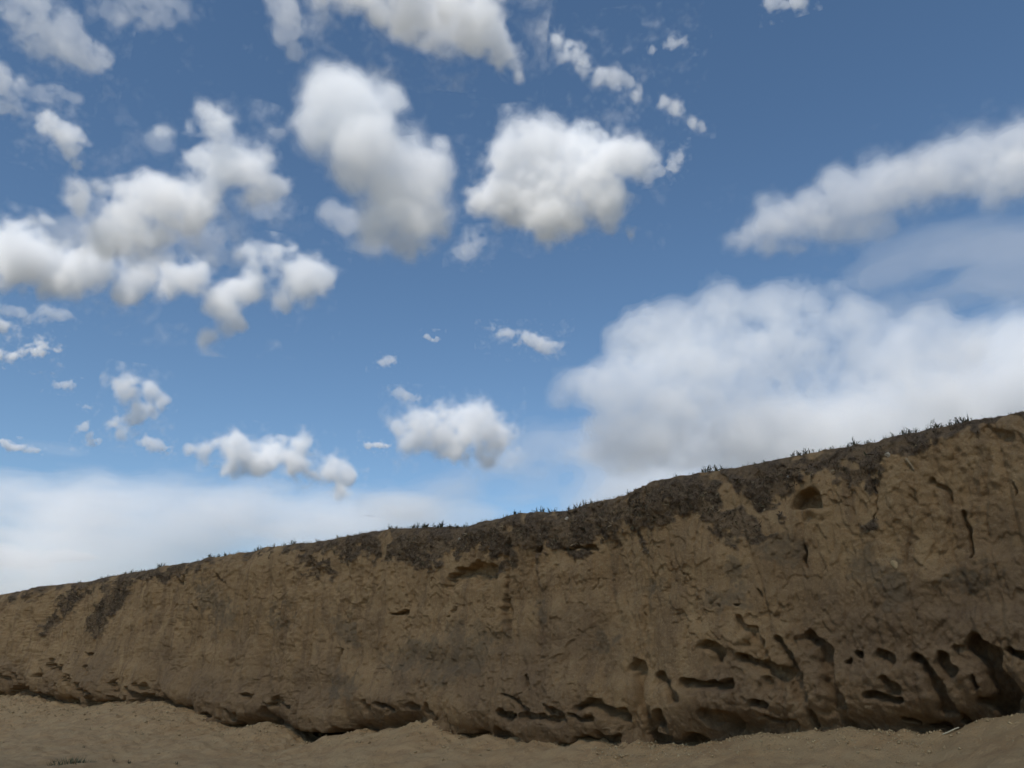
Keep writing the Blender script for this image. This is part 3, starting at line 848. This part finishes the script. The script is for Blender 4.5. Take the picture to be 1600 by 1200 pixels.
_b = scrub_mat.node_tree.nodes['Principled BSDF']; _b.inputs['Roughness'].default_value = .95; _b.inputs['Specular IOR Level'].default_value = .1
_a = scrub_mat.node_tree.nodes.new('ShaderNodeAttribute'); _a.attribute_name = 'tone'
scrub_mat.node_tree.links.new(_a.outputs['Color'], _b.inputs['Base Color'])
so = mesh_object('dry_scrub', vs, np.arange(len(vs)).reshape(-1, 4), scrub_mat, smooth=False)
at = so.data.color_attributes.new('tone', 'FLOAT_COLOR', 'POINT')
at.data.foreach_set('color', np.concatenate([cs, np.ones((len(cs), 1))], 1).astype(np.float32).ravel())
tag(so, 'dark dry scrub matted over the upper edge of the earth wall', 'scrub', kind='stuff')


# ---- fine dry stubble along the crest: uncountable
v, f = [], []
vis_j = np.where(VIS)[0]
wj = np.abs(np.gradient(U))[vis_j] ** 0.8
wj = wj * (0.25 + (noise_grid(rs, [U], [0.9])[vis_j] > 0.0)); wj /= wj.sum()
for j in rs.choice(vis_j, 2600, p=wj):
    k = rp.randrange(4)
    b = (face[-1, j] if k == 0 else rows[k - 1][j]) + rs.normal(0, .012, 3)
    blade(rp, b, rp.random() * 6.28, rp.uniform(.1, 1.0), rp.uniform(.025, .075), rp.uniform(.006, .011), v, f)
st = tri_object('dry_stubble', v, f, weed_mats[1])
tag(st, 'fine dry stubble along the crest of the earth wall', 'stubble', kind='stuff')


# ---- stones and clods
def lump(name, seed, mat, squash=(1, .8, .6), sub=2):
    import bmesh
    bm = bmesh.new()
    bmesh.ops.create_icosphere(bm, subdivisions=sub, radius=1.0)
    r = random.Random(seed)
    planes = [Vector((r.gauss(0, 1), r.gauss(0, 1), r.gauss(0, 1))).normalized() for _ in range(7)]
    for v in bm.verts:
        c = v.co.copy()
        for p in planes:                                        # knock flats into it
            e = c.dot(p) - r.uniform(.58, .66)
            if e > 0: c -= p * e
        c *= 1 + r.uniform(-.07, .07)
        v.co = (c.x * squash[0], c.y * squash[1], c.z * squash[2])
    me = bpy.data.meshes.new(name); bm.to_mesh(me); bm.free(); me.materials.append(mat)
    o = bpy.data.objects.new(name, me); COL.objects.link(o)
    return o


clod_mat = plain('clod_earth', (0.36, 0.25, 0.13), (0.44, 0.32, 0.17), 6)
pale_mat = plain('pale_stone', (0.38, 0.31, 0.22), (0.46, 0.38, 0.28), 8)


def ground_hit(x, y):
    d = ray(x, y); d = d / np.linalg.norm(d)
    for t in np.arange(3.0, 60.0, 0.02):
        p = np.array([0, 0, EYE]) + d * t
        u = p[0] * DIR[0] + p[1] * DIR[1]; s = p[0] * NRM[0] + p[1] * NRM[1] + WD
        if p[2] < ground_z(u, s):
            return p
    return None


def wall_hit(x, y):
    m = np.hypot(PX - x, PY - y) + np.where(VIS[None, :], 0, 1e6)
    i, j = np.unravel_index(np.argmin(m), m.shape)
    return face[i, j]


CLODS = [(1173,1154,.055),(1110,1158,.04),(1085,1172,.035),(1020,1172,.03),(962,1168,.04),(905,1166,.035),(862,1164,.035),(842,1160,.03),(690,1142,.035),(655,1134,.04),(610,1146,.03),(566,1147,.04),(440,1146,.035),(455,1156,.04),(418,1137,.03),(330,1130,.04),(222,1104,.05),(240,1106,.04),(254,1104,.05),(118,1099,.06),(178,1104,.05),(1320,1152,.03),(1405,1150,.035),(1260,1152,.03),(1538,1138,.03),(1225,1160,.028),(985,1182,.025),(760,1170,.03),(700,1176,.025),(520,1168,.03),(248,1178,.05),(1350,1175,.025)]
for i, (x, y, r) in enumerate(CLODS):
    p = ground_hit(x, y)
    if p is None: continue
    if i < 3:
        o = lump('earth_clod', 30 + i, clod_mat)
        if i == 0: protos = []
        protos.append(o)
    else:
        o = protos[i % 3].copy(); COL.objects.link(o)
    o.location = p + np.array([0, 0, r * .25]); o.scale = (r, r, r)
    o.rotation_euler = (rp.uniform(-.4, .4), rp.uniform(-.4, .4), rp.random() * 6.28)
    cz_name = lambda q: ('earth clods on the pale slope at the left' if q < 300 else 'crumbly clods around the black hole under the wall' if q < 600 else 'earth clods on the slope below the wall middle' if q < 1000 else 'earth clods at the foot below the hollows')
    mates = sorted(q[0] for q in CLODS if cz_name(q[0]) == cz_name(x))
    t = nth(mates.index(x), len(mates), cz_name(x))
    tag(o, t, 'clod', 'clods of earth lying along the wall foot')

o = lump('pale_stone', 60, pale_mat, (1, .7, .8)); p = wall_hit(1389, 712)
o.location = p; o.scale = (.07, .06, .07); o.rotation_euler = (.3, .5, .2)
tag(o, 'pale stone stuck in the dark scrub at the wall crest left of the stick', 'stone')
o = lump('white_pebble', 61, plain('white_stone', (.6, .57, .5)), (1, .8, .8)); o.location = wall_hit(1229, 743) + n3 * .02; o.scale = (.022,) * 3
tag(o, 'tiny white pebble in the dark scrub above the arched niche', 'pebble')
for k, (x, y, r, t) in enumerate([(876, 808, .06, 'small pale stone in the scrub left of the bare patch'), (709, 840, .055, 'pale lump of earth in the dark scrub under the level wall top'), (1254, 792, .06, 'rubble lump on the left of the niche floor'), (1277, 788, .07, 'larger rubble lump on the right of the niche floor'), (1402, 884, .08, 'pale block of earth in the stained patch right of the niche')]):
    o = lump('stone', 70 + k, pale_mat if k < 2 else clod_mat, (1, .8, .7)); o.location = wall_hit(x, y) + n3 * .01; o.scale = (r, r, r); o.rotation_euler = (k, .4 * k, k * 2)
    tag(o, t, 'stone')


def rod(name, a, b, r, mat, bend=0.0):
    """a bent tapering stick"""
    a, b = np.array(a, float), np.array(b, float)
    ax = (b - a) / np.linalg.norm(b - a); s1 = np.cross(ax, [.3, .2, .9]); s1 /= np.linalg.norm(s1); s2 = np.cross(ax, s1)
    v, f = [], []
    for i in range(6):
        t = i / 5; c = a + (b - a) * t + s1 * bend * math.sin(math.pi * t) + s2 * .3 * bend * math.sin(5 * t)
        rr = r * (1 - .35 * t)
        for j in range(7):
            v.append(c + rr * (s1 * math.cos(j * .8976) + s2 * math.sin(j * .8976)))
            if i: f.append(((i - 1) * 7 + j, (i - 1) * 7 + (j + 1) % 7, i * 7 + (j + 1) % 7, i * 7 + j))
    o = mesh_object(name, np.array(v), np.array(f), mat)
    o.data.polygons[0].use_smooth = True
    import bmesh
    bm = bmesh.new(); bm.from_mesh(o.data); bmesh.ops.holes_fill(bm, edges=bm.edges, sides=8); bm.to_mesh(o.data); bm.free()
    return o


wood = plain('weathered_wood', (.27, .19, .11), (.36, .27, .16), 25)
straw = plain('straw', (.50, .43, .28), (.58, .5, .34), 25)
o = rod('stick', wall_hit(1418, 718) + n3 * .05, wall_hit(1429, 736) + n3 * .03, .022, wood, .01)
tag(o, 'weathered stick poking from the earth wall below the weeds at the upper right', 'stick')
g0, g1 = ground_hit(1473, 1150), ground_hit(1500, 1143)
o = rod('straw_stalk', g0 + np.array([0, 0, .02]), g1 + np.array([0, 0, .05]), .012, straw, .02)
tag(o, 'pale straw stalk lying at the wall foot under the largest hollow', 'straw')
o = lump('grey_stone', 81, plain('grey_green_stone', (.16, .155, .105), (.21, .20, .14), 6), (1.4, .8, .55)); o.location = ground_hit(1506, 1137) + np.array([0, 0, .03]); o.scale = (.09, .09, .09); o.rotation_euler = (0, 0, .7)
tag(o, 'grey green stone beside the straw stalk at the wall foot', 'stone')

# ---- plants on the slope at the lower left
v, f = [], []
for i in range(240):
    a = rp.random() * 6.28; q = math.sqrt(rp.random())
    blade(rp, (q * .5 * math.cos(a), q * .34 * math.sin(a), -.03), a + rp.uniform(-.6, .6), rp.uniform(.1, 1.0) * (.4 + q), rp.uniform(.10, .24) * (1.2 - .5 * q), rp.uniform(.012, .02), v, f)
o = tri_object('low_shrub', v, f, plain('shrub_leaf', (.10, .105, .06), (.155, .15, .085), 9))
o.location = ground_hit(112, 1192) - np.array([0, 0, .03])
tag(o, 'low grey green shrub on the pale slope at the bottom left corner', 'shrub')
for x, y, s, t in ((178, 1189, .8, 'leftmost of three small weeds on the pale slope right of the shrub'), (202, 1193, .9, 'middle of three small weeds on the pale slope right of the shrub'), (276, 1194, .8, 'rightmost of three small weeds on the pale slope right of the shrub'), (131, 1168, .6, 'tiny weed standing just above the low shrub')):
    o = weed_meshes[0].copy() if 0 not in fresh else None
    if o is None: continue
    COL.objects.link(o); o.location = ground_hit(x, y); o.scale = (s * .8, s * .8, s * .4); o.rotation_euler = (0, 0, x)
    tag(o, t, 'weed', 'small weeds on the slope')

# ---- loose crumbs of earth over the slope: uncountable
N = 16000
cU = np.where(rs.random(N) < .45, rs.uniform(0.2, 9, N), rs.uniform(0.6, 42, N))
cS = -0.15 + rs.exponential(0.55, N) * np.maximum(0.9, 0.4 + cU / 16)
cR = rs.uniform(.007, .02, N) * (1 + 1.3 * (rs.random(N) > .94)) * (0.7 + cU / 40)
cz_ = np.array([ground_z(a, b) for a, b in zip(cU, cS)])
cen = wall_point(cU, cS, cz_ + cR * .3)
octa = np.array([(1, 0, 0), (-1, 0, 0), (0, 1, 0), (0, -1, 0), (0, 0, 1), (0, 0, -1)], float)
of = np.array([(0, 2, 4), (2, 1, 4), (1, 3, 4), (3, 0, 4), (2, 0, 5), (1, 2, 5), (3, 1, 5), (0, 3, 5)])
ang = rs.random(N) * 6.28
V = octa[None] * rs.uniform(.6, 1.3, (N, 6, 1)) + rs.normal(0, .18, (N, 6, 3))
V = np.stack([V[..., 0] * np.cos(ang)[:, None] - V[..., 1] * np.sin(ang)[:, None], V[..., 0] * np.sin(ang)[:, None] + V[..., 1] * np.cos(ang)[:, None], V[..., 2] * .75], -1)
V = (V * cR[:, None, None] + cen[:, None]).reshape(-1, 3)
o = mesh_object('loose_crumbs', V, (of[None] + 6 * np.arange(N)[:, None, None]).reshape(-1, 3), clod_mat, smooth=False)
tag(o, 'loose crumbs of earth strewn over the slope at the wall foot', 'crumbs', kind='stuff')
